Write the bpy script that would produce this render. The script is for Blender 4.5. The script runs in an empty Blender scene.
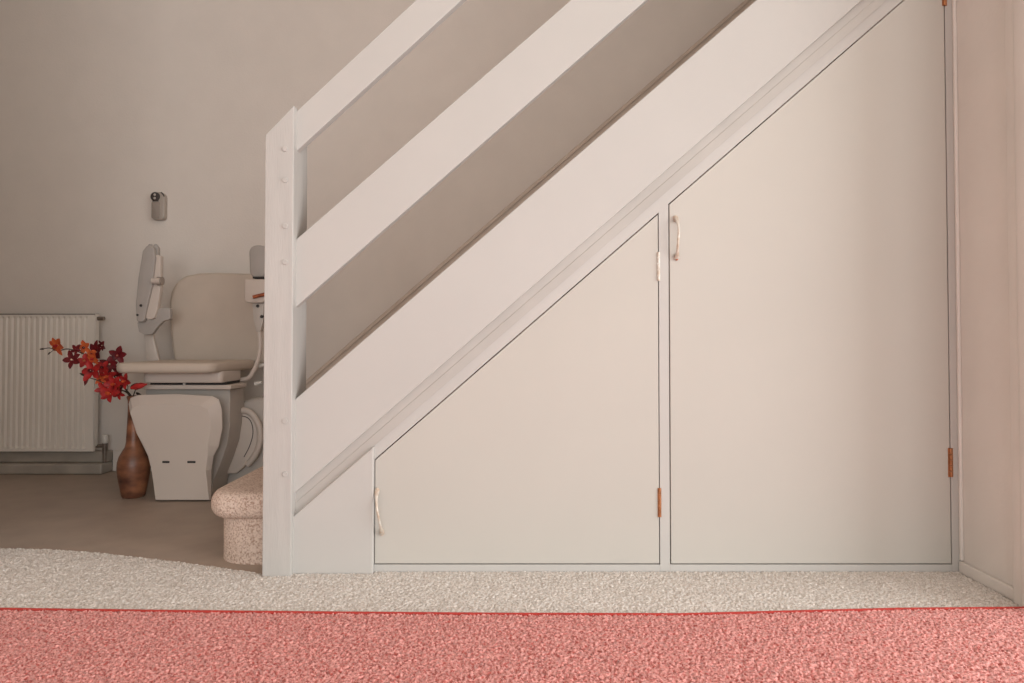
import bpy, bmesh, math, random
from mathutils import Vector, Matrix
random.seed(7)
S = bpy.context.scene
COL = S.collection
PI = math.pi

# ------------------------------------------------------------------ camera
CAM_H = 0.574
F_PX = 700.0
PITCH = math.radians(1.2)
CY = 338.0 - F_PX * math.tan(PITCH)          # principal row: horizon sits at row 338
cam_data = bpy.data.cameras.new('camera')
cam = bpy.data.objects.new('camera', cam_data)
COL.objects.link(cam)
cam.location = (0, 0, CAM_H)
cam.rotation_euler = (PI / 2 + PITCH, 0, 0)
cam_data.sensor_width = 36.0
cam_data.lens = F_PX / 1024 * 36.0
cam_data.shift_y = -(341.5 - CY) / 1024
cam_data.clip_start = 0.02
S.camera = cam

# ------------------------------------------------------------------ world, lights, exposure
world = bpy.data.worlds.new('world')
S.world = world
world.use_nodes = True
bg = world.node_tree.nodes['Background']
bg.inputs['Color'].default_value = (0.93, 0.97, 1.0, 1)
bg.inputs['Strength'].default_value = 0.30
S.view_settings.view_transform = 'Standard'
S.view_settings.look = 'None'
S.view_settings.gamma = 1.0
S.view_settings.use_curve_mapping = False
S.view_settings.exposure = -0.19


def area(name, loc, rot, sx, sy, power, color):
    d = bpy.data.lights.new(name, 'AREA')
    d.shape = 'RECTANGLE'
    d.size, d.size_y = sx, sy
    d.energy = power
    d.color = color
    o = bpy.data.objects.new(name, d)
    o.location = loc
    o.rotation_euler = rot
    COL.objects.link(o)
    return o


# daylight from the large window on the right side of the room, in front of the stairs
area('daylight_right', (3.22, -0.45, 1.0), (0, PI / 2, 0), 1.95, 3.3, 178, (0.93, 0.975, 1.0))
# daylight from the window behind the camera
area('daylight_behind', (0.9, -4.1, 1.2), (PI / 2, 0, 0), 4.2, 2.0, 142, (0.93, 0.975, 1.0))


# ------------------------------------------------------------------ helpers
ROT = Matrix.Rotation(PI / 2 + PITCH, 3, 'X')


def P(px, py, Y):
    """World point on the plane at distance Y seen at that pixel of the photograph."""
    d = ROT @ Vector(((px - 512.0) / F_PX, -(py - CY) / F_PX, -1.0))
    t = Y / d.y
    return Vector((d.x * t, Y, CAM_H + d.z * t))


def PX(px, py, Y):
    v = P(px, py, Y)
    return (v.x, v.z)


WLOC = {}


def mesh_obj(name, bm, mat, parent=None, smooth=False, auto=None):
    bmesh.ops.recalc_face_normals(bm, faces=bm.faces)
    if parent is not None:
        base = WLOC.get(parent.name, Vector((0, 0, 0)))
        bmesh.ops.translate(bm, verts=bm.verts, vec=-base)
    me = bpy.data.meshes.new(name)
    bm.to_mesh(me)
    bm.free()
    mats = mat if isinstance(mat, (list, tuple)) else [mat]
    for m in mats:
        me.materials.append(m)
    if smooth:
        for p in me.polygons:
            p.use_smooth = True
        me.set_sharp_from_angle(angle=math.radians(auto if auto else 40))
    o = bpy.data.objects.new(name, me)
    COL.objects.link(o)
    if parent is not None:
        o.parent = parent
        WLOC[o.name] = WLOC.get(parent.name, Vector((0, 0, 0)))
    else:
        WLOC[o.name] = Vector((0, 0, 0))
    return o


def thing(name, label, cat, loc=(0, 0, 0), group=None):
    o = bpy.data.objects.new(name, None)
    o.empty_display_size = 0.05
    o.location = loc
    COL.objects.link(o)
    WLOC[o.name] = Vector(loc)
    return tag(o, label, cat, group)


def tag(o, label, cat, group=None):
    o['label'] = label
    o['category'] = cat
    if group:
        o['group'] = group
    return o


def struct(o):
    o['kind'] = 'structure'
    return o


def bevel_all(bm, w, seg=2, min_angle=25):
    if w <= 0:
        return
    bm.normal_update()
    es = [e for e in bm.edges if len(e.link_faces) == 2 and
          math.degrees(e.calc_face_angle(0)) > min_angle]
    bmesh.ops.bevel(bm, geom=es, offset=w, segments=seg, profile=0.5, affect='EDGES', clamp_overlap=True)


def join(dst, src):
    me = bpy.data.meshes.new('tmp')
    src.to_mesh(me)
    src.free()
    dst.from_mesh(me)
    bpy.data.meshes.remove(me)


def prism_bm(pts, y0, y1, bev=0.0, seg=2):
    """Polygon of (x, z) points pushed from y0 (front) to y1 (back)."""
    bm = bmesh.new()
    vs = [bm.verts.new((x, y0, z)) for x, z in pts]
    f = bm.faces.new(vs)
    r = bmesh.ops.extrude_face_region(bm, geom=[f])
    nv = [g for g in r['geom'] if isinstance(g, bmesh.types.BMVert)]
    bmesh.ops.translate(bm, verts=nv, vec=(0, y1 - y0, 0))
    bmesh.ops.recalc_face_normals(bm, faces=bm.faces)
    bevel_all(bm, bev, seg)
    return bm


def plan_bm(pts, z0, z1, bev=0.0, seg=2):
    """Polygon of (x, y) points raised from z0 to z1."""
    bm = bmesh.new()
    vs = [bm.verts.new((x, y, z0)) for x, y in pts]
    f = bm.faces.new(vs)
    r = bmesh.ops.extrude_face_region(bm, geom=[f])
    nv = [g for g in r['geom'] if isinstance(g, bmesh.types.BMVert)]
    bmesh.ops.translate(bm, verts=nv, vec=(0, 0, z1 - z0))
    bmesh.ops.recalc_face_normals(bm, faces=bm.faces)
    bevel_all(bm, bev, seg)
    return bm


def box_bm(x0, x1, y0, y1, z0, z1, bev=0.0, seg=2):
    return prism_bm([(x0, z0), (x1, z0), (x1, z1), (x0, z1)], y0, y1, bev, seg)


def px_prism(pix, Y, thick, bev=0.0, seg=2, radius=0.0, n=5):
    pts = [PX(a, b, Y) for a, b in pix]
    if radius:
        pts = round_poly(pts, radius, n)
    return prism_bm(pts, Y, Y + thick, bev, seg)


def round_poly(pts, radius, n=5):
    out = []
    m = len(pts)
    for i in range(m):
        a, b, c = Vector(pts[i - 1]), Vector(pts[i]), Vector(pts[(i + 1) % m])
        r = radius[i] if isinstance(radius, (list, tuple)) else radius
        u, v = (a - b), (c - b)
        lu, lv = u.length, v.length
        u.normalize()
        v.normalize()
        ang = u.angle(v)
        if r <= 0 or abs(ang - PI) < 0.05:
            out.append(tuple(b))
            continue
        d = min(r / math.tan(ang / 2), lu * 0.49, lv * 0.49)
        p0, p1 = b + u * d, b + v * d
        for k in range(n + 1):
            t = k / n
            q = p0 * (1 - t) ** 2 + b * 2 * t * (1 - t) + p1 * t ** 2
            out.append(tuple(q))
    return out


def tube_bm(path, rad, seg=10, cap=True):
    """Round tube through the points; rad is a number or one per point."""
    bm = bmesh.new()
    rings = []
    n = len(path)
    path = [Vector(p) for p in path]
    up = Vector((0, 0, 1))
    prev = None
    for i, p in enumerate(path):
        t = (path[min(i + 1, n - 1)] - path[max(i - 1, 0)]).normalized()
        if prev is None:
            a = t.cross(up)
            if a.length < 0.1:
                a = t.cross(Vector((1, 0, 0)))
        else:
            a = prev - t * prev.dot(t)
        a.normalize()
        prev = a
        b = t.cross(a)
        r = rad[i] if isinstance(rad, (list, tuple)) else rad
        ra, rb = r if isinstance(r, tuple) else (r, r)
        rings.append([bm.verts.new(p + a * math.cos(2 * PI * k / seg) * ra + b * math.sin(2 * PI * k / seg) * rb)
                      for k in range(seg)])
    for i in range(n - 1):
        for k in range(seg):
            bm.faces.new((rings[i][k], rings[i][(k + 1) % seg], rings[i + 1][(k + 1) % seg], rings[i + 1][k]))
    if cap:
        bm.faces.new(rings[0][::-1])
        bm.faces.new(rings[-1])
    return bm


def smooth_path(pts, n=6):
    pts = [Vector(p) for p in pts]
    out = []
    m = len(pts)
    for i in range(m - 1):
        p0, p1, p2, p3 = pts[max(i - 1, 0)], pts[i], pts[i + 1], pts[min(i + 2, m - 1)]
        for k in range(n):
            t = k / n
            out.append(0.5 * ((2 * p1) + (p2 - p0) * t + (2 * p0 - 5 * p1 + 4 * p2 - p3) * t * t +
                              (3 * p1 - p0 - 3 * p2 + p3) * t ** 3))
    out.append(pts[-1])
    return out


def lathe_bm(profile, cx, cy, seg=32):
    bm = bmesh.new()
    rings = []
    for r, z in profile:
        rings.append([bm.verts.new((cx + r * math.cos(2 * PI * k / seg), cy + r * math.sin(2 * PI * k / seg), z))
                      for k in range(seg)])
    for i in range(len(rings) - 1):
        for k in range(seg):
            bm.faces.new((rings[i][k], rings[i][(k + 1) % seg], rings[i + 1][(k + 1) % seg], rings[i + 1][k]))
    bm.faces.new(rings[0][::-1])
    bm.faces.new(rings[-1])
    return bm


def ycyl_bm(cx, cz, r, y0, y1, seg=24, bev=0.0):
    pts = [(cx + r * math.cos(2 * PI * k / seg), cz + r * math.sin(2 * PI * k / seg)) for k in range(seg)]
    return prism_bm(pts, y0, y1, bev, 2)


# ------------------------------------------------------------------ materials
def lin(c):
    return tuple(((v / 255) / 12.92 if v / 255 < 0.04045 else ((v / 255 + 0.055) / 1.055) ** 2.4) for v in c) + (1,)


def material(name, rgb, rough=0.5, var=0.06, scale=6.0, bump=0.0, bscale=60.0, bdist=0.002, metal=0.0,
             stretch=(1, 1, 1), spec=0.5, rgb2=None, coat=0.0, detail=3.0, kind='noise', contrast=(0.3, 0.7), sheen=0.0):
    m = bpy.data.materials.new(name)
    m.use_nodes = True
    nt = m.node_tree
    nt.nodes.clear()
    out = nt.nodes.new('ShaderNodeOutputMaterial')
    b = nt.nodes.new('ShaderNodeBsdfPrincipled')
    nt.links.new(b.outputs[0], out.inputs[0])
    b.inputs['Roughness'].default_value = rough
    b.inputs['Metallic'].default_value = metal
    b.inputs['Specular IOR Level'].default_value = spec
    b.inputs['Coat Weight'].default_value = coat
    b.inputs['Sheen Weight'].default_value = sheen
    b.inputs['Sheen Roughness'].default_value = 0.5
    tc = nt.nodes.new('ShaderNodeTexCoord')
    mp = nt.nodes.new('ShaderNodeMapping')
    mp.inputs['Scale'].default_value = stretch
    nt.links.new(tc.outputs['Object'], mp.inputs[0])
    if kind == 'noise':
        n = nt.nodes.new('ShaderNodeTexNoise')
        n.inputs['Detail'].default_value = detail
    else:
        n = nt.nodes.new('ShaderNodeTexVoronoi')
    n.inputs['Scale'].default_value = scale
    nt.links.new(mp.outputs[0], n.inputs['Vector'])
    r = nt.nodes.new('ShaderNodeValToRGB')
    c = lin(rgb)
    if rgb2 is None:
        lo = tuple(max(0, v * (1 - var)) for v in c[:3]) + (1,)
        hi = tuple(min(1, v * (1 + var)) for v in c[:3]) + (1,)
    else:
        lo, hi = lin(rgb2), c
    r.color_ramp.elements[0].position = contrast[0]
    r.color_ramp.elements[1].position = contrast[1]
    r.color_ramp.elements[0].color = lo
    r.color_ramp.elements[1].color = hi
    nt.links.new(n.outputs[0], r.inputs[0])
    nt.links.new(r.outputs[0], b.inputs['Base Color'])
    if bump:
        n2 = nt.nodes.new('ShaderNodeTexNoise')
        n2.inputs['Scale'].default_value = bscale
        n2.inputs['Detail'].default_value = 3
        nt.links.new(mp.outputs[0], n2.inputs['Vector'])
        bp = nt.nodes.new('ShaderNodeBump')
        bp.inputs['Strength'].default_value = bump
        bp.inputs['Distance'].default_value = bdist
        nt.links.new(n2.outputs[0], bp.inputs['Height'])
        nt.links.new(bp.outputs[0], b.inputs['Normal'])
    return m


M_WALL = material('wall_paint', (228, 217, 206), 0.85, 0.018, 9, 0.35, 190, 0.002)
M_WALLR = material('right_wall_paint', (224, 217, 210), 0.5, 0.04, 5, 0.3, 45, 0.003)
M_CEIL = material('ceiling_paint', (225, 216, 206), 0.9, 0.03, 4)
M_WHITE = material('white_gloss_paint', (189, 184, 178), 0.5, 0.02, 3.5, 0.12, 40, 0.002, spec=0.3)
M_DOOR = material('white_door_paint', (191, 185, 176), 0.55, 0.02, 2.2, 0.10, 22, 0.002, spec=0.25)
M_POST = material('white_post_paint', (184, 179, 173), 0.45, 0.04, 9, 0.25, 50, 0.002, stretch=(6, 6, 0.6))
M_TRIM = material('trim_paint', (181, 175, 168), 0.5, 0.05, 7, 0.2, 30, 0.002)
M_CARPET = material('beige_carpet', (232, 225, 218), 0.95, 0, 200, 0.4, 210, 0.004, rgb2=(196, 185, 174), spec=0.1, detail=2, contrast=(0.34, 0.58))
M_HALLFLOOR = material('hall_vinyl', (170, 153, 139), 0.55, 0.07, 9, 0.15, 120, 0.001, spec=0.3)
M_STEP = material('speckled_stair_carpet', (226, 205, 190), 0.95, 0, 210, 1.0, 240, 0.004, rgb2=(180, 150, 132), spec=0.1, detail=2, contrast=(0.32, 0.56))
M_RUG = material('red_rug_pile', (238, 168, 160), 0.95, 0, 190, 0.3, 310, 0.003, rgb2=(178, 86, 77), spec=0.1, detail=2, contrast=(0.36, 0.58), sheen=0.2)
M_RUGEDGE = material('rug_binding', (182, 58, 50), 0.9, 0.15, 60, 0.4, 150, 0.002)
M_BRASS = material('tarnished_brass', (176, 120, 82), 0.38, 0.25, 60, metal=0.7)
M_HANDLE = material('painted_brass', (214, 207, 197), 0.3, 0.0, 70, metal=0.15, rgb2=(186, 160, 134))
M_COPPER = material('dark_copper', (168, 96, 66), 0.4, 0.3, 80, metal=0.6)
M_DARK = material('dark_plastic', (66, 58, 54), 0.5, 0.1, 20)
M_BLACK = material('black_rubber', (40, 36, 34), 0.6, 0.1, 20)
M_RAD = material('radiator_enamel', (236, 226, 214), 0.4, 0.03, 6)
M_RADDARK = material('radiator_grille', (150, 142, 132), 0.5, 0.05, 10)
M_PIPE = material('painted_pipe_box', (168, 158, 146), 0.5, 0.12, 12, 0.2, 40)
M_COPPERPIPE = material('valve_metal', (150, 140, 130), 0.3, 0.2, 40, metal=0.8)
M_VALVE = material('valve_cap_plastic', (222, 216, 206), 0.4, 0.02, 10)
M_PLASTIC = material('cream_plastic', (206, 192, 180), 0.42, 0.02, 5)
M_PLASTIC2 = material('pale_grey_plastic', (192, 182, 172), 0.45, 0.02, 5)
M_PAD = material('grey_arm_pad', (172, 163, 155), 0.55, 0.03, 20, 0.2, 160, 0.001)
M_VINYL = material('beige_upholstery', (200, 184, 168), 0.6, 0.03, 12, 0.25, 180, 0.001)
M_STEEL = material('rail_aluminium', (204, 186, 170), 0.45, 0.06, 20)
M_VASE = material('brown_glazed_clay', (164, 108, 76), 0.4, 0.0, 17, 0.4, 60, 0.003, rgb2=(70, 40, 32), stretch=(0.6, 0.6, 1.3))
M_STEM = material('dark_twig', (70, 58, 44), 0.7, 0.2, 60)
M_RED = material('red_petal', (190, 40, 34), 0.6, 0.0, 60, rgb2=(140, 20, 24))
M_CRIM = material('crimson_petal', (126, 22, 28), 0.6, 0.0, 60, rgb2=(84, 12, 20))
M_ORANGE = material('orange_petal', (224, 116, 58), 0.6, 0.0, 50, rgb2=(196, 68, 36))
M_STAMEN = material('pale_stamen', (230, 210, 180), 0.6, 0.05, 60)
M_GREYREM = material('grey_remote_plastic', (176, 164, 152), 0.35, 0.03, 20)
M_GREYREM2 = material('dull_grey_keypad', (156, 143, 132), 0.5, 0.04, 20)

# ------------------------------------------------------------------ the setting
YW = 3.04           # back wall
XR = 1.10           # right wall
Y_POST = 1.69       # front of the newel post
Y_STR = 1.715       # front of the string board
Y_FR = 1.722        # cupboard frame and doors
XL = -2.75
XF = 3.3           # far right wall of the room, with its window



def pile(bm, inside, x0, x1, y0, y1, step, zlo, zhi, seed):
    """Tufts of a carpet: a fine grid with every second point pushed up to its own height."""
    rnd = random.Random(seed)
    nx, ny = int((x1 - x0) / step), int((y1 - y0) / step)
    prev = None
    for j in range(ny + 1):
        row = []
        for i in range(nx + 1):
            x, y = x0 + i * step, y0 + j * step
            if not inside(x, y):
                row.append(None)
                continue
            z = zlo + (zhi - zlo) * rnd.random() ** 0.8
            row.append(bm.verts.new((x + rnd.uniform(-.4, .4) * step, y + rnd.uniform(-.4, .4) * step, z)))
        if prev:
            for i in range(nx):
                q = (prev[i], prev[i + 1], row[i + 1], row[i])
                if None not in q:
                    f = bm.faces.new(q)
                    f.smooth = True
        prev = row


bm = box_bm(XL - 0.1, XF + 0.1, -4.2, YW + 0.1, -0.1, 0.0)
struct(mesh_obj('floor', bm, M_HALLFLOOR))
bm = box_bm(XL - 0.1, XR + 0.12, YW, YW + 0.1, 0.0, 2.6)
struct(mesh_obj('wall_back', bm, M_WALL))
bm = box_bm(XL - 0.1, XL, -4.2, YW, 0.0, 2.6)
struct(mesh_obj('wall_left', bm, M_WALL))
bm = box_bm(XL - 0.1, XF + 0.1, -4.2, YW + 0.1, 2.6, 2.7)
struct(mesh_obj('ceiling', bm, M_CEIL))
# unseen wall stub, added left of the picture to shade the hall wall
struct(mesh_obj('wall_shade_nib', box_bm(XL, -1.44, 1.62, 1.74, 0.0, 2.6), M_WALL))
# wall to the right of the stairs; the room widens in front of it
bm = box_bm(XR, XR + 0.12, 1.415, YW, 0.0, 2.6)
join(bm, box_bm(XR + 0.12, XF, 1.415, 1.535, 0.0, 2.6))
join(bm, box_bm(XF, XF + 0.1, -4.2, -2.35, 0.0, 2.6))
join(bm, box_bm(XF, XF + 0.1, -2.35, 1.3, 2.08, 2.6))
join(bm, box_bm(XF, XF + 0.1, 1.3, 1.535, 0.0, 2.6))
struct(mesh_obj('wall_right', bm, M_WALLR))
# architrave of the opening: a flat with a raised outer bead
prof = [(XR, 1.525), (XR - 0.016, 1.525), (XR - 0.018, 1.521), (XR - 0.018, 1.496), (XR - 0.026, 1.488),
        (XR - 0.030, 1.476), (XR - 0.030, 1.422), (XR - 0.024, 1.414), (XR, 1.414)]
bm = plan_bm(prof, 0.0, 2.12)
struct(mesh_obj('trim_1', bm, M_WALLR, smooth=True))
# low skirting on the right wall
bm = box_bm(XR - 0.010, XR, 1.525, Y_FR, 0.0, 0.030, 0.004)
struct(mesh_obj('baseboard_right', bm, M_WALLR))
# skirting along the hall wall
bm = prism_bm([(-1.72, 0.0), (-0.5, 0.0), (-0.5, 0.09), (-1.72, 0.09)], YW - 0.016, YW, 0.005)
struct(mesh_obj('baseboard_back', bm, M_WALL))
# boxed heating pipe under the radiator
bm = box_bm(XL, P(99, 460, 2.93).x, 2.95, YW, 0.0, 0.045, 0.008)
join(bm, box_bm(XL, P(103, 460, 2.96).x, 2.985, YW, 0.045, 0.092, 0.006))
struct(mesh_obj('trim_2', bm, M_PIPE))

# ------------------------------------------------------------------ staircase
SL = 0.869          # rise over run
st = thing('staircase', 'white painted closed staircase with a newel post and two sloping rail boards', 'staircase',
           (-0.565, Y_POST + 0.05, 0))


def line_z(px, py, Y, X):
    v = P(px, py, Y)
    return v.z + (X - v.x) * SL


# newel post
xl, xr = P(263.3, 400, Y_POST).x, P(292, 400, Y_POST).x
ztl, ztr = P(265, 135, Y_POST).z, P(293, 105, Y_POST).z
YB = 1.805
bm = prism_bm([(xl, 0), (xr, 0), (xr, ztr), (xl, ztl)], Y_POST, YB, 0.0018, 2)
post = mesh_obj('newel_post', bm, M_POST, st)
for py in (149, 180, 226, 262, 421, 474):
    c = P(285.2, py, Y_POST)
    mesh_obj('screw_plug', ycyl_bm(c.x, c.z, 0.0066, Y_POST - 0.0028, Y_POST + 0.004, 14, 0.0007), M_POST, post)


# sloping rail boards, let into the side of the post
def rail_board(name, top0, top1, bot0, bot1, x_end, y0, y1):
    a, b = PX(*top0, y0), PX(*top1, y0)
    c, d = PX(*bot0, y0), PX(*bot1, y0)

    def at(p, q, x):
        return p[1] + (x - p[0]) * (q[1] - p[1]) / (q[0] - p[0])
    x0 = xr - 0.02
    bm = prism_bm([(x0, at(c, d, x0)), (x_end, at(c, d, x_end)), (x_end, at(a, b, x_end)), (x0, at(a, b, x0))],
                  y0, y1, 0.002)
    return mesh_obj(name, bm, M_WHITE, st)


rail_board('handrail_board', (297.5, 110), (415.5, 0), (298.5, 149), (461.5, 0), 0.55, Y_STR, Y_STR + 0.026)
rail_board('middle_rail_board', (297.5, 238), (570.5, 0), (298, 305), (646, 0), 0.95, Y_STR, Y_STR + 0.024)

# string board
x0 = xr - 0.02
zt = P(297, 397.5, Y_STR)
zb = P(297, 491, Y_STR)


def zl(v, x):
    return v.z + (x - v.x) * SL


bm = prism_bm([(x0, zl(zb, x0)), (XR, zl(zb, XR)), (XR, zl(zt, XR)), (x0, zl(zt, x0))], Y_STR, Y_STR + 0.032, 0.0025)
mesh_obj('string_board', bm, M_WHITE, st)

# sloping moulding between string and cupboard frame: hollow that runs back under the string
zm = P(297, 513, Y_FR)
bm = bmesh.new()
sec = [(0.0, Y_STR + 0.030), (0.0, Y_STR + 0.010), (0.45, Y_STR + 0.0085), (0.5, Y_STR + 0.0070), (1.0, Y_STR + 0.0045),
       (1.0, Y_STR + 0.030)]
ends = []
for x in (x0, XR):
    row = []
    for t, y in sec:
        z = zl(zb, x) * (1 - t) + zl(zm, x) * t
        row.append(bm.verts.new((x, y, z)))
    ends.append(row)
for i in range(len(sec)):
    j = (i + 1) % len(sec)
    bm.faces.new((ends[0][i], ends[0][j], ends[1][j], ends[1][i]))
bm.faces.new(ends[0])
bm.faces.new(ends[1][::-1])
mesh_obj('sloping_moulding', bm, M_TRIM, st)

# end panel beside the newel
x1 = P(373.2, 500, Y_FR - 0.014).x
yp = Y_FR - 0.014
zpm = P(297, 513, yp)
bm = prism_bm([(x0, 0.0), (x1, 0.0), (x1, zl(zpm, x1)), (x0, zl(zpm, x0))], yp, yp + 0.03, 0.003)
mesh_obj('end_panel', bm, M_WHITE, st)

# cupboard frame
gap = P(375, 459, Y_FR)
GAPZ = 0.0032
d1l, d1r = P(375.0, 500, Y_FR).x, P(658.6, 400, Y_FR).x
d2l, d2r = P(670.3, 400, Y_FR).x, P(948.5, 350, Y_FR).x
zbot = P(520, 563.6, Y_FR).z
fr = bmesh.new()
xa = x1
join(fr, prism_bm([(xa, zl(gap, xa)), (XR, zl(gap, XR)), (XR, zl(zm, XR)), (xa, zl(zm, xa))], Y_FR, Y_FR + 0.03))
xs0, xs1 = d1r + 0.0022, d2l - 0.0026
join(fr, prism_bm([(xs0, 0.0), (xs1, 0.0), (xs1, zl(gap, xs1)), (xs0, zl(gap, xs0))], Y_FR, Y_FR + 0.03))
join(fr, box_bm(xa, xs0, Y_FR, Y_FR + 0.03, 0.0, zbot - 0.0025, 0.001))
xj = d2r + 0.002
join(fr, box_bm(xs1, xj, Y_FR, Y_FR + 0.03, 0.0, zbot - 0.0025, 0.001))
join(fr, prism_bm([(xj, 0.0), (XR, 0.0), (XR, zl(gap, XR)), (xj, zl(gap, xj))], Y_FR, Y_FR + 0.03))
mesh_obj('cupboard_frame', fr, M_WHITE, st)
# thin cover bead in the corner with the right wall
bm = box_bm(XR - 0.008, XR, Y_FR - 0.008, Y_FR, 0.032, 1.9, 0.002)
mesh_obj('corner_bead', bm, M_WALLR, st)

# carpeted steps; the lowest one runs out past the newel with a rounded end
GO = 0.19 / SL
XN = -0.785


def step(n):
    xn = XN + GO * n
    zt_ = 0.183 + 0.19 * n
    yf = 1.752 if n else 1.765
    xb = xn + GO + 0.035
    if n == 0:
        tread = round_poly([(xn, yf), (xb, yf), (xb, YW - 0.012), (xn, YW - 0.012)], [0.10, 0, 0, 0.0], 10)
        ris = round_poly([(xn + 0.021, yf + 0.020), (xb, yf + 0.020), (xb, YW - 0.012), (xn + 0.021, YW - 0.012)],
                         [0.15, 0, 0, 0.0], 10)
    else:
        tread = [(xn, yf), (xb, yf), (xb, YW - 0.012), (xn, YW - 0.012)]
        ris = [(xn + 0.025, yf), (xb, yf), (xb, YW - 0.012), (xn + 0.025, YW - 0.012)]
    bm = plan_bm(tread, zt_ - 0.070, zt_, 0.030, 5)
    join(bm, plan_bm(ris, max(0.0, zt_ - 0.19), zt_ - 0.03))
    mesh_obj('carpeted_step', bm, M_STEP, st, smooth=True)


n = 0
while XN + GO * (n + 1) + 0.035 < XR:
    step(n)
    n += 1


# ------------------------------------------------------------------ cupboard doors
def bow_handle(parent, pa, pb, y, out, drift, mat, endmat):
    a, b = P(*pa, y), P(*pb, y)
    pts, rad = [], []
    N = 14
    for i in range(N + 1):
        t = i / N
        k = math.sin(PI * t) ** 0.7
        p = a.lerp(b, t)
        p.y = y - 0.003 - out * k
        p.x += drift * math.sin(2 * PI * t)
        pts.append(p)
        e = abs(t - 0.5) * 2
        rad.append((0.0030 + 0.0035 * max(0, e - 0.6) / 0.4, 0.0026))
    h = mesh_obj('handle', tube_bm(pts, rad, 12), mat, parent, smooth=True)
    for p, s in ((a, 1), (b, -1)):
        bm = ycyl_bm(p.x, p.z - 0.003 * s, 0.0058, y - 0.006, y + 0.001, 16, 0.0015)
        bmesh.ops.scale(bm, vec=(0.8, 1, 1.5), verts=bm.verts, space=Matrix.Translation((-p.x, 0, -p.z)))
        mesh_obj('handle_foot', bm, endmat if s < 0 else mat, h, smooth=True)
    return h


def butt_hinge(parent, x, z0, z1, y, mat, w=0.010):
    h = (z1 - z0)
    bm = bmesh.new()
    k = 5
    for i in range(k):
        a, b = z0 + h * i / k + 0.0011, z0 + h * (i + 1) / k - 0.0011
        join(bm, tube_bm([(x, y - 0.002, a), (x, y - 0.002, b)], 0.0034, 10))
    join(bm, box_bm(x - w * 0.5, x + w * 0.5, y - 0.0012, y + 0.004, z0, z1))
    return mesh_obj('hinge', bm, mat, parent, smooth=True)


# small door
zdl = zl(gap, d1l) - GAPZ
zdr = zl(gap, d1r) - GAPZ
small = thing('cupboard_door', 'smaller white sloping-topped cupboard door, nearer the newel post', 'cupboard door',
              ((d1l + d1r) / 2, Y_FR, zbot))
bm = prism_bm([(d1l, zbot), (d1r, zbot), (d1r, zdr), (d1l, zdl)], Y_FR, Y_FR + 0.019, 0.0012)
mesh_obj('door_panel', bm, M_DOOR, small)
bow_handle(small, (377.5, 489), (382.5, 534), Y_FR, 0.024, -0.0015, M_HANDLE, M_HANDLE)
hx = d1r + 0.001
butt_hinge(small, hx, P(659, 281, Y_FR).z, P(659, 252, Y_FR).z, Y_FR, M_HANDLE, 0.008)
hh = butt_hinge(small, hx, P(659, 517, Y_FR).z, P(659, 488, Y_FR).z, Y_FR, M_BRASS, 0.009)
hh['label'] = 'bare brass hinge'
# tall door
large = thing('cupboard_door', 'tall white cupboard door with a sloping top, beside the right wall', 'cupboard door',
              ((d2l + d2r) / 2, Y_FR, zbot))
bm = prism_bm([(d2l, zbot), (d2r, zbot), (d2r, zl(gap, d2r) - GAPZ), (d2l, zl(gap, d2l) - GAPZ)], Y_FR, Y_FR + 0.019, 0.0012)
mesh_obj('door_panel', bm, M_DOOR, large)
bow_handle(large, (675.5, 217), (676.5, 259), Y_FR, 0.024, 0.0015, M_HANDLE, M_COPPER)
hx = d2r + 0.001
butt_hinge(large, hx, P(952, 477, Y_FR).z, P(952, 448, Y_FR).z, Y_FR, M_BRASS, 0.012)
butt_hinge(large, hx, P(942, 6, Y_FR).z, P(942, -24, Y_FR).z, Y_FR, M_BRASS, 0.012)

# ------------------------------------------------------------------ red rug and the beige carpet under it
edge_px = [(-60, 608), (0, 608.5), (150, 610.5), (300, 612), (500, 613.5), (680, 614), (780, 611.5), (900, 608.5), (1024, 607.5), (1080, 607)]


def floor_pt(px, py, z=0.0165):
    d = ROT @ Vector(((px - 512.0) / F_PX, -(py - CY) / F_PX, -1.0))
    t = (z - CAM_H) / d.z
    return (d.x * t, d.y * t)


E = [floor_pt(*p) for p in edge_px]
E = [(max(-2.2, min(1.066, x)), y) for x, y in E]
E[0] = (-2.2, E[0][1])
poly = E + [(1.066, -0.6), (-2.2, -0.6)]
B = [floor_pt(*p, 0.004) for p in ((-70, 546), (0, 548), (50, 549.2), (100, 552.5), (170, 560.5), (215, 566.5), (262, 573.5))]
B[0] = (-1.6, B[0][1])


def along(line, x):
    for (xa, ya), (xb, yb) in zip(line, line[1:]):
        if xa <= x <= xb and xb > xa:
            return ya + (yb - ya) * (x - xa) / (xb - xa)
    return None


def on_carpet(x, y):
    if x > 1.083 and y < 1.56:
        return False
    r = along(E, x)
    if r is not None and y < r + 0.007:
        return False
    if x < xl:
        e = along(B, x)
        return y < (e if e is not None else 1.689)
    return y < (1.688 if x < xr else 1.7065 if x < x1 else 1.7205)


cpoly = [p for p in B if p[0] < xl - 0.004] + [(xl - 0.001, 1.735), (xl - 0.001, 1.6895), (xr + 0.0005, 1.6895), (xr + 0.0005, 1.7075), (x1 + 0.0005, 1.7075),
             (x1 + 0.0005, 1.7215), (XR - 0.011, 1.7215), (XR - 0.011, 1.528), (1.066, 1.528), (1.066, 1.40), (-1.6, 1.40)]
bm = plan_bm(cpoly, 0.0, 0.0018)
pile(bm, on_carpet, -1.55, XR - 0.012, 1.42, 1.98, 0.0025, 0.0010, 0.0056, 3)
tag(mesh_obj('carpet', bm, M_CARPET), 'strip of beige carpet between the red rug and the cupboard doors', 'carpet')
rug = thing('rug', 'large coral red pile rug in front of the staircase', 'rug', (-0.5, 0.6, 0))
bm = plan_bm(poly, 0.002, 0.012, 0.003)


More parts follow.
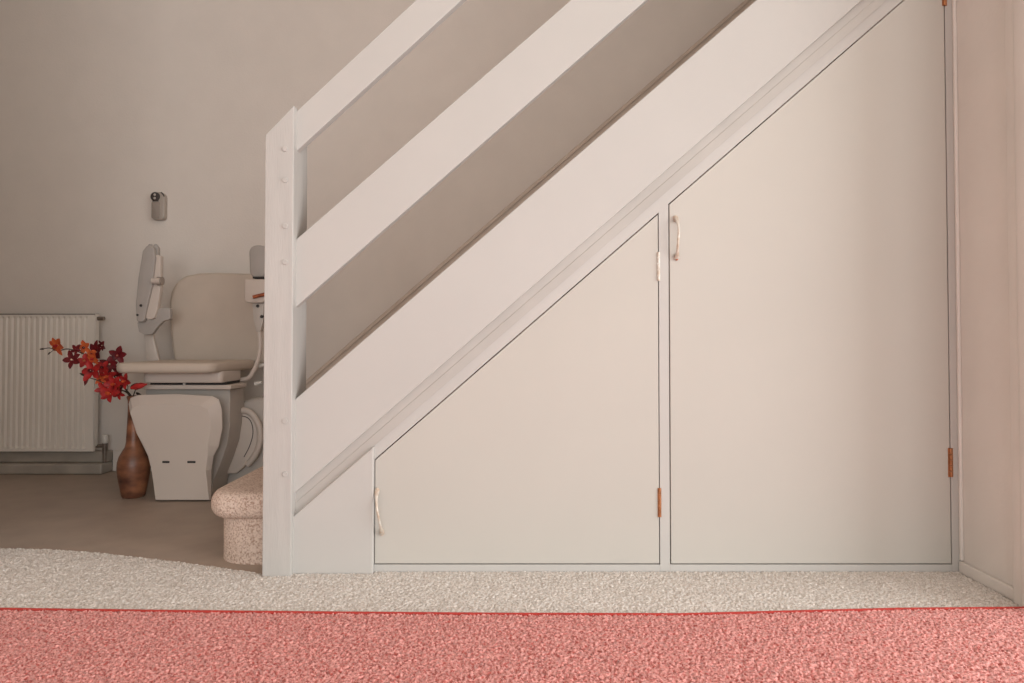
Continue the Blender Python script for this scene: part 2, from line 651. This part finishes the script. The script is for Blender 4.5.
def edge_y(x):
    for (xa, ya), (xb, yb) in zip(E, E[1:]):
        if xa <= x <= xb and xb > xa:
            return ya + (yb - ya) * (x - xa) / (xb - xa)
    return -9


pile(bm, lambda x, y: y < edge_y(x) - 0.003, -1.25, 1.0655, 1.08, 1.56, 0.0024, 0.0115, 0.0175, 5)
mesh_obj('rug_pile', bm, M_RUG, rug)
band = [(x, y + 0.008) for x, y in E] + [(x, y - 0.001) for x, y in reversed(E)]
mesh_obj('bound_edge', plan_bm(band, 0.0, 0.0165, 0.003), M_RUGEDGE, rug)

# ------------------------------------------------------------------ radiator
YR = 2.955
rx1 = P(94, 380, YR).x
rx0 = rx1 - 0.80
rz1, rz0 = P(60, 315, YR).z, P(60, 451.5, YR).z
rad = thing('radiator', 'white fluted panel radiator on the hall wall', 'radiator', ((rx0 + rx1) / 2, YR + 0.04, 0))
# pressed front: vertical flutes between flat top and bottom strips
bm = bmesh.new()
pitch = 0.0235
cols = []
x = rx0
prof = []
nfl = int((rx1 - rx0 - 0.03) / pitch)
xs = rx0 + (rx1 - rx0 - nfl * pitch) / 2
prof.append((rx0, 0.0))
for i in range(nfl):
    a = xs + i * pitch
    prof += [(a + pitch * 0.08, 0.0), (a + pitch * 0.28, 0.007), (a + pitch * 0.55, 0.007), (a + pitch * 0.75, 0.0)]
prof.append((rx1, 0.0))
rows = []
for z, k in ((rz0, 0), (rz0 + 0.012, 0), (rz0 + 0.020, 1), (rz1 - 0.014, 1), (rz1 - 0.006, 0), (rz1, 0)):
    rows.append([bm.verts.new((px, YR + d * k, z)) for px, d in prof])
for r in range(len(rows) - 1):
    for c in range(len(prof) - 1):
        bm.faces.new((rows[r][c], rows[r][c + 1], rows[r + 1][c + 1], rows[r + 1][c]))
join(bm, box_bm(rx0, rx1, YR + 0.0075, YR + 0.014, rz0, rz1))
mesh_obj('front_panel', bm, M_RAD, rad)
mesh_obj('wall_bracket', box_bm(rx0 + 0.05, rx1 - 0.05, YR + 0.016, YW - 0.002, rz0 + 0.1, rz0 + 0.13, 0.002), M_RAD, rad)
mesh_obj('side_cover', box_bm(rx1 - 0.001, rx1 + 0.002, YR + 0.003, YR + 0.030, rz0 + 0.02, rz1 + 0.004, 0.001), M_RAD, rad)
bm = bmesh.new()
join(bm, box_bm(rx0, rx1, YR + 0.001, YR + 0.006, rz1 - 0.002, rz1 + 0.006, 0.001))
join(bm, box_bm(rx0, rx1, YR + 0.026, YR + 0.030, rz1 - 0.002, rz1 + 0.006, 0.001))
x = rx0 + 0.004
while x < rx1:
    join(bm, box_bm(x, x + 0.006, YR + 0.006, YR + 0.026, rz1 + 0.001, rz1 + 0.004))
    x += 0.016
mesh_obj('top_grille', bm, M_RADDARK, rad)
c = P(98, 318.5, YR + 0.018)
bm = tube_bm([(rx1 - 0.002, YR + 0.018, c.z), (rx1 + 0.030, YR + 0.018, c.z)], 0.0085, 12)
mesh_obj('bleed_plug', bm, M_COPPERPIPE, rad, smooth=True)
vx, vy = P(105, 440, YR + 0.03).x, YR + 0.03
vz = P(105, 446, YR + 0.03).z
bm = tube_bm([(rx1 - 0.002, vy, vz), (vx, vy, vz)], 0.008, 12)
join(bm, tube_bm([(vx, vy, 0.046), (vx, vy, vz + 0.012)], [0.0075, 0.0115], 12))
valve = mesh_obj('valve', bm, M_COPPERPIPE, rad, smooth=True)
mesh_obj('valve_cap', lathe_bm([(0.010, vz + 0.012), (0.0125, vz + 0.015), (0.0125, vz + 0.042), (0.010, vz + 0.046)], vx, vy, 16),
         M_VALVE, valve, smooth=True)

# ------------------------------------------------------------------ remote control on the wall
c = P(160.0, 206.5, YW - 0.012)
sx, sz = 0.0275, 0.060
rem = thing('remote_control', 'small grey remote control with a dark round dial, hung on the hall wall', 'remote control',
            (c.x, YW, c.z))
out = round_poly([(c.x - sx, c.z - sz), (c.x + sx, c.z - sz), (c.x + sx, c.z + sz), (c.x - sx, c.z + sz)],
                 [0.018, 0.018, 0.03, 0.03], 8)
mesh_obj('cradle', prism_bm(out, YW - 0.030, YW - 0.0005, 0.005, 3), M_GREYREM, rem, smooth=True)
out = round_poly([(c.x - sx + 0.001, c.z - sz + 0.006), (c.x + 0.007, c.z - sz + 0.006), (c.x + 0.007, c.z + 0.016),
                  (c.x - sx + 0.001, c.z + 0.016)], 0.005, 4)
mesh_obj('keypad', prism_bm(out, YW - 0.034, YW - 0.026, 0.002), M_GREYREM2, rem, smooth=True)
out = [(c.x - sx + 0.006, c.z + 0.019), (c.x + 0.003, c.z + 0.019), (c.x + 0.003, c.z + 0.022), (c.x - sx + 0.006, c.z + 0.022)]
mesh_obj('slit', prism_bm(out, YW - 0.0325, YW - 0.028), M_DARK, rem)
dc = (c.x - 0.0105, c.z + 0.039)
dial = mesh_obj('dial', ycyl_bm(dc[0], dc[1], 0.0195, YW - 0.037, YW - 0.028, 28, 0.002), M_DARK, rem, smooth=True)
for dz in (0.0075, -0.0075):
    mesh_obj('button', ycyl_bm(dc[0], dc[1] + dz, 0.0052, YW - 0.0395, YW - 0.036, 16, 0.001), M_PLASTIC2, dial, smooth=True)
bm = tube_bm(smooth_path([(c.x + 0.012, YW - 0.028, c.z + 0.058), (c.x + 0.021, YW - 0.030, c.z + 0.051),
                          (c.x + 0.026, YW - 0.029, c.z + 0.040)]), 0.0026, 8)
mesh_obj('clip', bm, M_DARK, rem, smooth=True)

# ------------------------------------------------------------------ stairlift rail and chair
YL = 2.945
ra = P(306, 380, YL)


def rail_pt(x):
    return ra.z + (x - ra.x) * SL


lift_rail = thing('stairlift_rail', 'long metal stairlift track sloping up the wall above the steps', 'stairlift rail',
                  (-1.2, YL, 0))
xa, xb = -1.24, 1.06
th = 0.060
bm = prism_bm([(xa, rail_pt(xa) - th), (xb, rail_pt(xb) - th), (xb, rail_pt(xb)), (xa, rail_pt(xa))], YL, YL + 0.045, 0.004)
mesh_obj('track', bm, M_STEEL, lift_rail)
bm = prism_bm([(xa, rail_pt(xa) - 0.022), (xb, rail_pt(xb) - 0.022), (xb, rail_pt(xb) - 0.014), (xa, rail_pt(xa) - 0.014)],
              YL - 0.006, YL + 0.004, 0.002)
mesh_obj('track_lip', bm, M_STEEL, lift_rail)
for xx in (-0.6, 0.2, 0.9):
    zz = 0.183 + 0.19 * math.floor((xx - XN) / GO)
    bm = box_bm(xx - 0.02, xx + 0.02, YL + 0.008, YL + 0.04, zz + 0.0005, rail_pt(xx) - 0.07, 0.003)
    mesh_obj('rail_foot', bm, M_STEEL, lift_rail)
ch = thing('stairlift_chair', 'beige stairlift seat with folded arms and footrest at the foot of the stairs', 'stairlift',
           (-1.2, 2.65, 0))
# pedestal
Y0 = 2.575
pts = [PX(a, b, Y0) for a, b in ((145, 389), (230, 389), (230, 425), (227, 445), (220, 465), (214, 480), (211, 496), (165, 496), (158, 450))]
mesh_obj('pedestal', prism_bm(round_poly(pts, [.01,.005,.03,.05,.05,.05,.01,.01,.05], 5), Y0, Y0 + 0.135, 0.012, 3), M_PLASTIC2, ch, smooth=True)
pts = [PX(143, 385, 2.54), PX(231, 385, 2.54), PX(231, 389.5, 2.54), PX(143, 389.5, 2.54)]
mesh_obj('seat_plate', prism_bm(pts, 2.54, 2.69, 0.003), M_PLASTIC, ch)
pts = [PX(150, 382, 2.55), PX(226, 382, 2.55), PX(226, 386, 2.55), PX(150, 386, 2.55)]
mesh_obj('swivel_gap', prism_bm(pts, 2.552, 2.68, 0.0), M_BLACK, ch)
cc = P(184, 384, 2.545)
mesh_obj('indicator_light', ycyl_bm(cc.x, cc.z, 0.004, 2.543, 2.556, 12, 0.001), M_VALVE, ch)
za, zb_ = P(150, 383, 2.52).z, P(150, 371, 2.52).z
xa_, xb_ = P(141, 378, 2.52).x, P(222, 378, 2.52).x
plan = round_poly([(xa_, 2.52), (xb_, 2.52), (xb_ + 0.006, 2.70), (xa_, 2.70)], [0.03, 0.02, 0.03, 0.03], 5)
mesh_obj('seat_base', plan_bm(plan, za, zb_, 0.006, 2), M_PLASTIC, ch, smooth=True)
# cushion
xa_, xb_ = P(111, 366, 2.45).x, P(212, 366, 2.45).x
plan = round_poly([(xa_, 2.45), (xb_, 2.45), (xb_ + 0.032, 2.80), (xa_ + 0.01, 2.84)], [0.05, 0.06, 0.04, 0.06], 8)
mesh_obj('seat_cushion', plan_bm(plan, P(150, 373.5, 2.45).z, P(150, 363, 2.45).z, 0.015, 4), M_VINYL, ch, smooth=True)
# backrest
pix = [(174, 364), (171, 345), (168.5, 318), (168, 303), (170.3, 291), (176, 281.5), (185, 275.5), (198, 273), (216, 272.5), (250, 273.5),
       (268, 280), (275, 292), (275, 320), (270, 364)]
bm = px_prism(pix, 2.86, 0.055, 0.018, 4, 0.03, 5)
mesh_obj('backrest', bm, M_VINYL, ch, smooth=True)
# folded left arm
arm = mesh_obj('armrest', px_prism([(153, 255), (160.5, 255), (160, 290), (157, 310), (154, 318.5), (147, 319.5), (144, 314), (149, 290)],
                                   2.712, 0.025, 0.006, 3, 0.01, 3), M_PLASTIC, ch, smooth=True)
mesh_obj('arm_pad', px_prism([(142.5, 251), (147.5, 244.5), (153.5, 248), (155, 258), (152, 285), (147, 306), (143.5, 322), (136.5, 322), (135.5, 305),
                              (138, 278)], 2.70, 0.028, 0.008, 3, 0.012, 4), M_PAD, arm, smooth=True)
mesh_obj('arm_end', px_prism([(147, 246), (149, 243.5), (153, 245.5), (155, 243.5), (158, 248), (158, 255.5), (155.5, 256), (154, 250), (150, 247.5)],
                             2.722, 0.02, 0.003, 2), M_PAD, arm, smooth=True)
c = P(156.5, 281, 2.703)
bm = tube_bm([(c.x - 0.015, 2.700, c.z), (c.x + 0.016, 2.700, c.z)], [0.0120, 0.0120], 16)
knob = mesh_obj('toggle', bm, M_PLASTIC, arm, smooth=True)
bm = tube_bm([(c.x + 0.003, 2.709, c.z), (c.x + 0.021, 2.709, c.z)], [0.0175, 0.0165], 16)
mesh_obj('toggle_ring', bm, M_GREYREM2, knob, smooth=True)
mesh_obj('arm_bracket', px_prism([(137, 322), (143.5, 322), (147, 320), (155, 320), (157.5, 309), (164, 307.5), (170, 308), (170, 319), (163, 321),
                                  (157, 327), (152, 334), (145, 335), (139, 332)], 2.725, 0.022, 0.005, 3, 0.006, 3), M_PAD, arm, smooth=True)
c = P(141, 305.5, 2.70)
mesh_obj('bolt', ycyl_bm(c.x, c.z, 0.0055, 2.697, 2.705, 12, 0.001), M_BLACK, arm)
c = P(137.5, 315, 2.70)
mesh_obj('bolt', ycyl_bm(c.x, c.z, 0.0045, 2.697, 2.705, 12, 0.001), M_DARK, arm)
mesh_obj('arm_support', px_prism([(143.5, 332), (152, 333), (160, 366), (146.5, 366)], 2.79, 0.02, 0.004, 2), M_PLASTIC, ch, smooth=True)
# folded right arm, half behind the newel
arm = mesh_obj('armrest', px_prism([(244, 279), (268, 279), (268, 300), (262, 303), (247, 303), (244, 300)], 2.66, 0.06, 0.006, 3), M_PLASTIC,
               ch, smooth=True)
mesh_obj('arm_pad', px_prism([(249.5, 278), (248.5, 245), (267, 245), (266.5, 278)], 2.68, 0.05, 0.008, 3, 0.033, 8),
         M_PAD, arm, smooth=True)
c = P(257, 277.5, 2.66)
mesh_obj('hinge_pin', box_bm(c.x - 0.018, c.x + 0.02, 2.662, 2.70, c.z - 0.004, c.z + 0.004, 0.002), M_BLACK, arm)
c0, c1 = P(253, 297, 2.65), P(266, 294, 2.65)
mesh_obj('lever', tube_bm([(c0.x, 2.652, c0.z), (c1.x, 2.652, c1.z)], 0.007, 10), M_COPPER, arm, smooth=True)['label'] = 'reddish brown lever'
mesh_obj('arm_link', px_prism([(252, 303), (264, 303), (263, 322), (260, 332), (256, 332), (253, 320)], 2.68, 0.03, 0.004, 2), M_PLASTIC2, arm, smooth=True)
for q in ((257.5, 306, 0.006), (261.5, 316.5, 0.006)):
    c = P(q[0], q[1], 2.675)
    mesh_obj('bolt', ycyl_bm(c.x, c.z, q[2], 2.674, 2.685, 12, 0.001), M_BLACK, arm)
pp = smooth_path([P(259, 330, 2.69), P(260, 345, 2.69), P(258.5, 358, 2.69), P(254, 370, 2.69), P(248, 378, 2.69), P(238, 380, 2.70)], 6)
mesh_obj('arm_support', tube_bm(pp, 0.0085, 12), M_PLASTIC, ch, smooth=True)
for q in ((258, 384), (262, 366)):
    c = P(q[0], q[1], 2.72)
    mesh_obj('control_knob', tube_bm([(c.x - 0.012, 2.72, c.z), (c.x + 0.014, 2.72, c.z + 0.006)], [0.009, 0.006], 12), M_VALVE, ch, smooth=True)
# footrest folded up against the pedestal
pix = [(128.5, 404), (130.5, 398), (138, 395), (176, 394), (212, 396), (219, 399.5), (222, 410), (222.5, 428), (219, 446), (213.5, 456), (211.5, 470),
       (211, 500), (155.5, 500), (153, 481), (151, 468), (148, 456), (143, 445.5), (136.5, 433), (131.5, 417)]
pts = [PX(a, b, 2.465) for a, b in pix]
bm = bmesh.new()
back = [bm.verts.new((v[0], 2.50, v[1])) for v in (PX(a, b, 2.50) for a, b in pix)]
mid = [bm.verts.new((v[0], 2.486, v[1])) for v in (PX(a, b, 2.486) for a, b in pix)]
cxm = sum(p[0] for p in pts) / len(pts)
front = []
for (a, b), (x, z) in zip(pix, pts):
    ia, ib = a, b
    if b < 412:
        ib = b + 10
        ia = a + (1.8 if a < 150 else 0)
    if a > 204:
        ia = a - (11.5 if b < 450 else (6 if b < 480 else 2.0))
    v = PX(ia, ib, 2.465)
    front.append(bm.verts.new((v[0], 2.465, v[1])))
m_ = len(pts)
for A, B in ((back, mid), (mid, front)):
    for i in range(m_):
        j = (i + 1) % m_
        bm.faces.new((A[i], A[j], B[j], B[i]))
bm.faces.new(front)
bm.faces.new(back[::-1])
bmesh.ops.recalc_face_normals(bm, faces=bm.faces)
bevel_all(bm, 0.0018, 2, 40)
foot = mesh_obj('footrest', bm, M_PLASTIC, ch, smooth=True, auto=9)
for a, b in ((162.5, 169.5), (187.5, 195.5)):
    u, v = P(a, 461, 2.465), P(b, 463, 2.465)
    mesh_obj('slot', box_bm(u.x, v.x, 2.4635, 2.47, v.z, u.z), M_BLACK, foot)
# carriage that clasps the track
pix = [(214, 470), (222, 440), (226, 416), (236, 404), (252, 398), (275, 398), (282, 412), (282, 480), (216, 492)]
mesh_obj('carriage', px_prism(pix, 2.72, 0.20, 0.02, 4, 0.03, 5), M_PLASTIC2, ch, smooth=True)
pix = [(220, 474), (223, 434), (231, 416), (242, 410), (252, 415), (258, 428), (259, 442), (254, 455), (247, 464), (236, 474)]
cov = mesh_obj('carriage_cover', px_prism(pix, 2.69, 0.06, 0.006, 3, 0.02, 4), M_PLASTIC, ch, smooth=True)
pp = smooth_path([P(240, 410.5, 2.69), P(248, 411.5, 2.69), (P(255, 418, 2.69)), P(259.5, 429, 2.69), P(259.5, 443, 2.69), P(254.5, 456, 2.69), P(247, 465, 2.69)], 6)
mesh_obj('rim', tube_bm(pp, [(0.009, 0.012)] * len(pp), 12), M_PLASTIC, cov, smooth=True)
pp = smooth_path([P(225, 426, 2.689), P(232, 420, 2.689), P(241, 416, 2.689), P(250, 420, 2.689), P(253, 432, 2.689), P(250, 445, 2.689), P(244, 457, 2.689)], 6)
mesh_obj('seam', tube_bm(pp, 0.0016, 6), M_DARK, cov, smooth=True)
mesh_obj('ground_foot', box_bm(P(168, 490, 2.6).x, P(214, 490, 2.6).x, 2.58, 2.9, 0.0, 0.05, 0.006), M_BLACK, ch)

# ------------------------------------------------------------------ vase and flowers
YV = 2.545
vc = P(133.7, 470, YV)
vs = YV / F_PX
prof_px = [(0.5, 499), (9.8, 499), (11.0, 497), (12.8, 487), (14.6, 477), (15.2, 470), (14.9, 464), (13.2, 458), (10.6, 453), (8.2, 449),
           (7.2, 444), (6.6, 430), (5.8, 412), (6.0, 403), (7.2, 399), (6.6, 398), (5.0, 403), (4.6, 415), (0.5, 416)]
base = P(134, 499, YV).z
prof = [(r * vs, P(134, py, YV).z - base) for r, py in prof_px]
vase = tag(mesh_obj('vase', lathe_bm(prof, vc.x, YV, 36), M_VASE, None, smooth=True, auto=60),
           'tall brown clay vase with a narrow neck, beside the stairlift footrest', 'vase')

fl = thing('flower_spray', 'spray of artificial red and orange blossoms leaning out of the brown vase', 'flowers', (vc.x, YV, prof[-2][1]))


def petal(bm, c, axis, side, L, W, curl):
    """A cupped petal of real thickness growing from c along axis."""
    axis = axis.normalized()
    side = (side - axis * side.dot(axis)).normalized()
    nrm = axis.cross(side)
    N, K = 6, 4
    top, bot = [], []
    for i in range(N + 1):
        t = i / N
        w = W * math.sin(PI * (0.06 + 0.90 * t)) ** 0.8
        rowt, rowb = [], []
        for k in range(K + 1):
            s = (k / K - 0.5) * 2
            off = curl * L * t * t + 0.18 * w * s * s
            p = c + axis * (L * t) + side * (w * s * 0.5) + nrm * off
            e = 0.0009 * (1 - abs(s)) + 0.0002
            rowt.append(bm.verts.new(p + nrm * e))
            rowb.append(bm.verts.new(p - nrm * e))
        top.append(rowt)
        bot.append(rowb)
    for i in range(N):
        for k in range(K):
            bm.faces.new((top[i][k], top[i][k + 1], top[i + 1][k + 1], top[i + 1][k]))
            bm.faces.new((bot[i][k], bot[i + 1][k], bot[i + 1][k + 1], bot[i][k + 1]))
        bm.faces.new((top[i][0], top[i + 1][0], bot[i + 1][0], bot[i][0]))
        bm.faces.new((top[i][K], bot[i][K], bot[i + 1][K], top[i + 1][K]))
    for r in (0, N):
        for k in range(K):
            bm.faces.new((top[r][k], bot[r][k], bot[r][k + 1], top[r][k + 1]))


def blossom(px, py, Y, size, mat, face=None, npet=5, spin=0.0, lip=None):
    c = P(px, py, Y)
    f = Vector(face if face else (random.uniform(-0.5, 0.3), -1, random.uniform(-0.4, 0.3))).normalized()
    u = f.cross(Vector((0, 0, 1))).normalized()
    v = u.cross(f)
    bm = bmesh.new()
    for k in range(npet):
        a = spin + 2 * PI * k / npet + random.uniform(-0.15, 0.15)
        d = u * math.cos(a) + v * math.sin(a)
        ax = d + f * random.uniform(0.1, 0.4)
        petal(bm, c + d * size * 0.06, ax, f.cross(d), size * random.uniform(0.85, 1.1), size * 0.62, random.uniform(-0.25, 0.2))
    b = mesh_obj('blossom', bm, mat, fl, smooth=True, auto=60)
    if lip:
        bm = bmesh.new()
        for k in range(3):
            a = spin + 0.5 + 2 * PI * k / 3
            d = u * math.cos(a) + v * math.sin(a)
            petal(bm, c + f * 0.002, d * 0.6 + f, f.cross(d), size * 0.5, size * 0.36, 0.3)
        mesh_obj('lip', bm, lip, b, smooth=True, auto=60)
    bm = bmesh.new()
    bmesh.ops.create_icosphere(bm, subdivisions=2, radius=size * 0.10)
    bmesh.ops.translate(bm, verts=bm.verts, vec=c + f * size * 0.22)
    mesh_obj('stamen', bm, M_STAMEN, b, smooth=True)
    return b


R_, C_, O_ = M_RED, M_CRIM, M_ORANGE
FL = [(58, 345, 2.50, 0.030, O_, R_), (77, 349.5, 2.53, 0.020, C_, None), (85, 347, 2.55, 0.024, O_, C_), (97, 352, 2.55, 0.036, C_, O_),
      (73, 360, 2.50, 0.030, C_, None), (85, 361, 2.52, 0.026, R_, O_), (94, 358, 2.50, 0.024, O_, R_), (93, 371, 2.47, 0.036, R_, C_),
      (118, 355, 2.58, 0.032, C_, R_), (110, 364, 2.56, 0.028, C_, None), (109, 376, 2.50, 0.030, R_, O_), (126, 381, 2.475, 0.026, R_, O_),
      (115, 384, 2.47, 0.030, R_, O_), (110.5, 394, 2.46, 0.032, R_, O_), (103, 368, 2.53, 0.026, R_, C_), (101, 380, 2.50, 0.018, O_, R_),
      (119, 393, 2.48, 0.022, R_, None), (103, 345, 2.57, 0.020, C_, None), (119, 373, 2.53, 0.022, C_, R_), (104, 389, 2.48, 0.024, R_, None), (121, 387, 2.50, 0.024, C_, O_)]
for i, (a, b, y, s, m, lp) in enumerate(FL):
    blossom(a, b, y, s * 1.12, m, None, 5 if i % 3 else 6, 0.5 * i + 0.3, lp)
# buds
for a, b, y, dx, dz, s, m in ((86, 381, 2.50, -0.3, -1, 0.017, M_CRIM), (139, 386, 2.475, 1, 0.25, 0.030, M_RED), (42, 349, 2.50, -1, -0.1, 0.009, M_STEM),
                              (49, 353.5, 2.50, -0.6, -0.7, 0.007, M_STEM), (76, 350, 2.49, -1, 0.1, 0.012, M_CRIM)):
    c = P(a, b, y)
    d = Vector((dx, 0, dz)).normalized() * s
    mesh_obj('bud', tube_bm([c - d, c - d * 0.4, c + d * 0.3, c + d], [s * 0.12, s * 0.38, s * 0.34, s * 0.05], 8), m, fl, smooth=True)


def twig(pts, r):
    n_ = len(pts)
    pth = smooth_path([P(*p) for p in pts], 6)
    k = len(pth)
    return tube_bm(pth, [r * (1 - 0.6 * i / (k - 1)) for i in range(k)], 7)


bm = twig([(133, 425, 2.545), (132, 400, 2.545), (127, 391, 2.565), (116, 378, 2.58), (100, 364, 2.56), (84, 354, 2.54), (68, 349, 2.52), (58, 351, 2.51),
           (50, 348, 2.50), (43, 349, 2.50)], 0.0035)
join(bm, twig([(133, 420, 2.545), (131, 399, 2.545), (124, 391, 2.53), (112, 390, 2.49), (106, 384, 2.49), (90, 378, 2.49), (86, 380, 2.50)], 0.0030))
join(bm, twig([(134, 420, 2.545), (133, 400, 2.545), (135, 391, 2.54), (138, 386, 2.48)], 0.0030))
join(bm, twig([(126, 390, 2.60), (122, 376, 2.58), (118, 357, 2.585)], 0.002))
join(bm, twig([(100, 364, 2.56), (88, 362, 2.53), (74, 360, 2.505)], 0.002))
join(bm, twig([(60, 350, 2.51), (54, 350, 2.505), (49, 354, 2.50)], 0.0018))
join(bm, twig([(127, 391, 2.565), (128, 387, 2.52), (126, 382, 2.485)], 0.002))
mesh_obj('stem', bm, M_STEM, fl, smooth=True)
for a, b, y, ang, L in ((131, 389, 2.55, 0.7, 0.045), (124, 388, 2.56, 2.3, 0.035), (136, 393, 2.55, -0.2, 0.04), (88, 377, 2.50, 2.8, 0.03)):
    bm = bmesh.new()
    d = Vector((math.cos(ang), -0.3, math.sin(ang)))
    petal(bm, P(a, b, y), d, Vector((0.3, -0.5, 0.8)), L, L * 0.45, 0.2)
    mesh_obj('leaf', bm, M_STEM, fl, smooth=True, auto=60)
